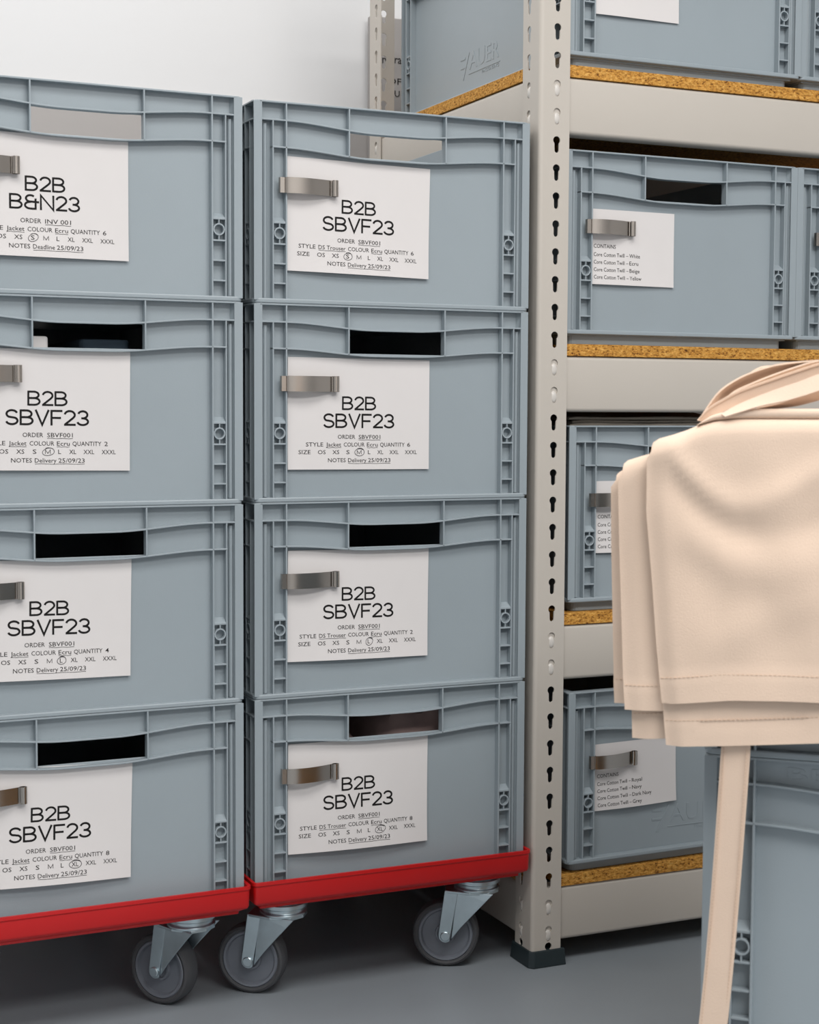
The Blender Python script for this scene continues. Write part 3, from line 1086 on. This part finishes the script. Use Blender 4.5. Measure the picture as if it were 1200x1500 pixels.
def lerp_table(tab, x):
    if x <= tab[0][0]:
        return tab[0][1]
    for (a, p_), (b_, q_) in zip(tab, tab[1:]):
        if x <= b_:
            return p_ + (q_ - p_) * (x - a) / (b_ - a)
    return tab[-1][1]


def drape(name, parent, left, right, vb, topf, w0, rad, depth, seed, hem=22, wrinkle=1.0, folds=(), nu=70, nv=60):
    """a cloth panel: hangs down the front, rolls over the top edge and lies back on the pile.
    left: (v, u) table of the left edge; vb: (u, v) table of the bottom edge; topf: (u, v) table of the fold height"""
    mb = MB()
    uL0, uR = left[0][1], right
    vs = []
    stitch = []
    for j in range(nv + 1):
        for i in range(nu + 1):
            s = (i / nu) ** 1.25
            ub = lerp_table(left, 300) + (uR - lerp_table(left, 300)) * s
            vt = lerp_table(topf, ub)
            v0 = lerp_table(vb, ub)
            face = vt - rad - v0
            roll = rad * math.pi / 2
            L_ = face + roll + depth
            t = j / nv
            l_ = t * L_
            if l_ <= face:
                v = v0 + l_
                wv = w0
                k = l_ / face
            elif l_ <= face + roll:
                a = (l_ - face) / rad
                v = vt - rad + rad * math.sin(a)
                wv = w0 - rad + rad * math.cos(a)
                k = 1
            else:
                v = vt - 0.10 * (l_ - face - roll)
                wv = w0 - rad - (l_ - face - roll)
                k = 1
            vv = v0 + l_ if l_ <= face else vt
            uL = lerp_table(left, vv)
            u = uL + (uR - uL) * s
            if l_ <= face + roll * 0.3:
                wr = wrinkle * (2.6 * math.sin(u * 0.036 + v * 0.022 + seed) + 1.8 * math.sin(u * 0.055 - v * 0.045 + seed * 2.1) + 1.0 * math.sin(u * 0.11 + v * 0.03 + seed))
                wr *= smoothstep(s * 5) * (0.35 + 0.65 * math.sin(math.pi * min(1, k)))
                wr += 5.0 * wrinkle * (1 - k) ** 2 * math.sin(u * 0.021 + seed)
                wv += wr
                for tab, amp, sg in folds:
                    if tab[0][0] - 30 < u < tab[-1][0] + 30:
                        fade = smoothstep((u - tab[0][0] + 30) / 45) * smoothstep((tab[-1][0] + 30 - u) / 45)
                        dv = v - lerp_table(tab, u)
                        wv += fade * amp * math.exp(-(dv / sg) ** 2) * (1.0 if dv > 0 else 1.0)
                if l_ < hem:
                    wv += 1.1
            # edge turned slightly back
            wv -= 4.0 * (1 - smoothstep(s * 22))
            vs.append(FP(u, v, wv))
    mb.add(vs, [(j * (nu + 1) + i, j * (nu + 1) + i + 1, (j + 1) * (nu + 1) + i + 1, (j + 1) * (nu + 1) + i) for j in range(nv) for i in range(nu)])
    o = mb.build(name, M['cotton'], parent, smooth=True, solid=1.6)
    # stitching along the hem
    st = MB()
    uL = lerp_table(left, vb[0][1] + hem)
    u = uL + 3
    while u < uR - 2:
        v0 = lerp_table(vb, u) + hem + 0.6
        # follow the same surface
        face = lerp_table(topf, u) - rad - lerp_table(vb, u)
        k = (hem + 0.6) / face
        s = max(0.0, min(1.0, (u - uL) / (uR - uL)))
        wr = wrinkle * (2.6 * math.sin(u * 0.036 + v0 * 0.022 + seed) + 1.8 * math.sin(u * 0.055 - v0 * 0.045 + seed * 2.1) + 1.0 * math.sin(u * 0.11 + v0 * 0.03 + seed))
        wr *= smoothstep(s * 5) * (0.35 + 0.65 * math.sin(math.pi * min(1, k)))
        wr += 5.0 * wrinkle * (1 - k) ** 2 * math.sin(u * 0.021 + seed)
        wv = w0 + wr - 4.0 * (1 - smoothstep(s * 22))
        st.box(-1.2, 1.2, -1.4, 0.3, -0.3, 0.3, lambda a, d, z: FP(u + a, v0 + z, wv - d))
        u += 4.0
    st.build('hem_stitching', M['thread'], o)
    return o


def ribbon(name, parent, path, width, material=None, n=48, solid=1.6, stitched=True):
    """path: (u, v, w, du, dv, dw) keys: centre line and the direction across the band"""
    mb = MB()
    L_, R_, keys = [], [], len(path)
    def cat(vals, t):
        x = t * (len(vals) - 1)
        i = min(int(x), len(vals) - 2)
        f_ = x - i
        p0, p1, p2, p3 = vals[max(i - 1, 0)], vals[i], vals[i + 1], vals[min(i + 2, len(vals) - 1)]
        return 0.5 * (2 * p1 + (p2 - p0) * f_ + (2 * p0 - 5 * p1 + 4 * p2 - p3) * f_ ** 2 + (3 * p1 - p0 - 3 * p2 + p3) * f_ ** 3)
    cols = 4
    rows = []
    stp = []
    for k in range(n + 1):
        t = k / n
        c_ = [cat([q[i] for q in path], t) for i in range(6)]
        d = Vector(c_[3:6]).normalized()
        rows.append([tuple(Vector(c_[:3]) + d * width * (i / cols - 0.5)) for i in range(cols + 1)])
    vs = [FP(*p_) for r_ in rows for p_ in r_]
    mb.add(vs, [(k * (cols + 1) + i, k * (cols + 1) + i + 1, (k + 1) * (cols + 1) + i + 1, (k + 1) * (cols + 1) + i) for k in range(n) for i in range(cols)])
    return mb.build(name, material or M['cotton'], parent, smooth=True, solid=solid)


TOPF = [(-60, 272), (-54, 284), (-46, 292), (-34, 295.5), (-22, 300), (-10, 306), (2, 309.6), (23, 311.5), (340, 312)]
LEFT_A = [(50, -40), (103, -46), (164, -51), (226, -57), (276, -57), (290, -53), (312, -46)]
apron_a = tag(empty('apron', FX, FY, FZ - 200), 'ecru cotton apron draped in front, widest panel nearest the viewer', 'apron', 'aprons draped over the foreground crates')
apron_b = tag(empty('apron', FX, FY, FZ - 200), 'ecru cotton apron behind the front one, showing as a narrower fold on its left', 'apron', 'aprons draped over the foreground crates')
apron_c = tag(empty('apron', FX, FY, FZ - 200), 'ecru cotton apron rearmost in the pile, a thin sliver at the far left', 'apron', 'aprons draped over the foreground crates')


def unparent_offset(parent):
    for c_ in kids(parent):
        c_.location = (-parent.location.x, -parent.location.y, -parent.location.z)


fa = drape('front_panel', apron_a, LEFT_A, 350, [(-40, 53), (15, 60), (57, 62), (98, 62.6), (350, 66)], TOPF, 45, 14, 170, 0.6, wrinkle=0.5,
           folds=[([(-38, 284), (-20, 262), (2, 241), (22, 233), (45, 236), (70, 248), (100, 268)], 3.6, 14),
                  ([(-30, 250), (-10, 232), (15, 214), (45, 206), (80, 214), (110, 228)], -2.2, 13),
                  ([(-20, 205), (20, 182), (60, 172), (110, 190)], 3.5, 20),
                  ([(10, 110), (60, 140), (110, 160)], 3.0, 22)])
fb = drape('back_panel', apron_a, [(13, -36.5), (34, -38.7), (55, -41), (160, -50), (300, -48)], 352, [(-36, 13.8), (98, 26), (350, 40)],
           [(q, v - 4) for q, v in TOPF], 39.5, 12, 150, 0.9, wrinkle=0.4)
TOPB = [(-90, 246), (-86, 255), (-83, 264), (-76, 271), (-58, 277), (-40, 282), (0, 296), (340, 300)]
ga = drape('front_panel', apron_b, [(42, -76), (77, -78.7), (130, -81), (193, -84), (255, -86), (265, -83), (290, -78)], 350, [(-76, 42.5), (-44, 44), (97, 53), (350, 66)], TOPB, 30, 13, 170, 3.1, wrinkle=0.6)
gb = drape('back_panel', apron_b, [(15, -70), (41, -71), (160, -80), (262, -80)], 350, [(-70, 15.4), (-45, 17.8), (97, 26), (350, 42)],
           [(q, v - 4) for q, v in TOPB], 24.5, 11, 150, 3.4, wrinkle=0.4)
TOPC = [(-96, 240), (-92, 252), (-80, 262), (0, 284), (340, 290)]
ha = drape('front_panel', apron_c, [(44.5, -89), (65, -90), (128, -92), (192, -94), (247, -95), (252, -92), (290, -84)], 348, [(-95, 44.5), (0, 48), (97, 54), (350, 66)], TOPC, 17, 10, 170, 5.2, wrinkle=0.6)
# rolled upper edge of the bib lying over the fold
mb = MB()
rings = []
for i in range(49):
    u = -13 + 363 * (i / 48) ** 1.4
    h_ = lerp_table([(-13, 0.8), (-2, 4.5), (16, 7.5), (34, 8.5), (350, 8.5)], u)
    v0 = lerp_table(TOPF, u) - 1.0
    ring = [(40 - 3.2 + 3.2 * math.cos(math.radians(a)), v0 + h_ / 2 + h_ / 2 * math.sin(math.radians(a))) for a in range(-90, 91, 15)]
    ring += [(-20, v0 + h_ * 0.8), (-90, v0 + h_ * 0.3), (-90, v0 - 3), (-20, v0)]
    rings.append([FP(u, v, w_) for w_, v in ring])
mb.loft(rings)
mb.build('bib_edge', M['cotton'], apron_a, smooth=True)
# waist tie hanging below the front apron
tie = [(26, 42, 36, 1, 0, 0), (25.8, 16, 36, 1, 0, 0.05), (22.5, -50, 36, 1, 0.02, 0.1), (19, -113, 36, 1, 0.03, 0.12), (14.8, -180, 37, 1, 0.03, 0.14), (10, -240, 38, 1, 0.03, 0.15), (4, -300, 39, 1, 0.03, 0.15)]
tb = ribbon('waist_tie', apron_a, tie, 26)
for sg in (-1, 1):
    st = MB()
    for k in range(84):
        v = 14 - k * 3.4
        u = lerp_table([(-300, 4), (-240, 10), (-180, 14.8), (-113, 19), (-50, 22.5), (16, 25.8)], v) + sg * 10.4
        st.box(-0.3, 0.3, -0.8, 0.4, -1.1, 1.1, lambda a, d, z: FP(u + a, v + z, 37.2 + sg * 1.2 - d))
    st.build('edge_stitching', M['thread'], tb)
# straps looping up over the pile: (u, v, w) of the upper and the lower edge
BANDS = {
    'Sa': ([(-14.9, 309.3, 14), (-5.6, 324.8, 12), (3.1, 335.9, 10), (14.7, 344.6, 6), (29.3, 352.0, 2), (52.9, 359.4, -2), (88.3, 363.0, -6), (129.3, 363.5, -10)],
           [(-12.3, 309.3, 6), (-1.8, 321.8, -6), (4.8, 329.3, -16), (15.5, 336.3, -24), (30.8, 342.7, -30), (54.9, 351.5, -34), (88.0, 358.4, -38), (129.3, 360.2, -42)]),
    'Sw': ([(14.8, 335.6, -20), (22.0, 348.1, -20), (30.5, 355.0, -20), (39.0, 358.1, -20), (54.2, 358.0, -20), (87.5, 355.4, -20), (123.3, 351.6, -20)],
           [(16.2, 330.8, -40), (24.8, 340.3, -40), (33.4, 346.0, -40), (42.1, 348.5, -40), (55.7, 348.5, -40), (87.5, 345.9, -40), (122.6, 342.2, -40)]),
    'Sb': ([(3.7, 324.2, 8), (14.8, 334.7, 6), (28.5, 341.5, 4), (47.2, 349.5, 0), (70.7, 358.1, -4), (88.3, 363.0, -6), (129.2, 370.2, -10)],
           [(4.1, 321.8, -8), (17.1, 329.3, -12), (30.0, 335.6, -16), (49.0, 343.1, -20), (71.6, 351.9, -24), (88.9, 356.8, -26), (129.7, 364.1, -30)]),
    'Sc': ([(-13.8, 308.2, 30), (-4.6, 319.2, 28), (7.2, 327.2, 26), (23.0, 335.7, 24), (49.3, 345.5, 20), (69.7, 352.7, 18), (90.0, 359.3, 16), (130.1, 371.2, 12)],
           [(-9.3, 307.0, 27), (3.6, 313.8, 25), (15.4, 319.9, 23), (28.8, 326.1, 21), (52.3, 335.2, 18), (71.5, 341.9, 16), (91.2, 349.1, 14), (131.4, 361.7, 10)]),
    'Sd': ([(7.8, 314.4, 39), (19.6, 321.1, 38), (32.4, 327.2, 37), (55.2, 336.2, 36), (74.2, 342.8, 35), (92.5, 349.9, 33), (132.2, 362.3, 29)],
           [(12.1, 312.0, 44), (25.6, 316.3, 43), (43.7, 321.8, 42), (63.4, 326.0, 41), (79.5, 330.8, 39.5), (93.7, 335.6, 37.5), (132.7, 348.1, 33.5)]),
    'Se': ([(37.3, 320.6, 26), (56.0, 324.9, 24), (70.5, 329.8, 22), (91.9, 337.0, 20), (131.9, 350.8, 16)],
           [(38.0, 318.8, 10), (55.8, 320.7, 8), (72.2, 323.2, 6), (92.1, 328.8, 4), (131.4, 341.5, 0)]),
}


def band(name, parent, upper, lower, n=60):
    def cat(vals, t):
        x = t * (len(vals) - 1)
        i = min(int(x), len(vals) - 2)
        f_ = x - i
        p0, p1, p2, p3 = (Vector(vals[max(0, min(len(vals) - 1, q))]) for q in (i - 1, i, i + 1, i + 2))
        return 0.5 * (2 * p1 + (p2 - p0) * f_ + (2 * p0 - 5 * p1 + 4 * p2 - p3) * f_ ** 2 + (3 * p1 - p0 - 3 * p2 + p3) * f_ ** 3)
    mb = MB()
    cols = 4
    vs = []
    for k in range(n + 1):
        a, b_ = cat(upper, k / n), cat(lower, k / n)
        vs += [FP(*(a + (b_ - a) * i / cols)) for i in range(cols + 1)]
    mb.add(vs, [(k * (cols + 1) + i, k * (cols + 1) + i + 1, (k + 1) * (cols + 1) + i + 1, (k + 1) * (cols + 1) + i) for k in range(n) for i in range(cols)])
    o = mb.build(name, M['cotton'], parent, smooth=True, solid=1.5)
    if name == 'neck_strap' and upper is BANDS['Sc'][0]:
        st = MB()
        for k in range(6, n * 2):
            a, b_ = cat(upper, k / (2 * n)), cat(lower, k / (2 * n))
            q = a + (b_ - a) * 0.16
            st.box(-0.8, 0.8, -1.4, 0.6, -0.3, 0.3, lambda aa, d, z: FP(q.x + aa, q.y + z + aa * 0.45, q.z - d))
        st.build('edge_stitching', M['thread'], o)
    return o


for key, par, nm in (('Sa', apron_c, 'neck_strap'), ('Sw', apron_c, 'waist_tie'), ('Sb', apron_b, 'waist_tie'), ('Sc', apron_a, 'neck_strap'), ('Sd', apron_b, 'neck_strap'), ('Se', apron_a, 'waist_tie')):
    band(nm, par, *BANDS[key])
for a_ in (apron_a, apron_b, apron_c):
    unparent_offset(a_)
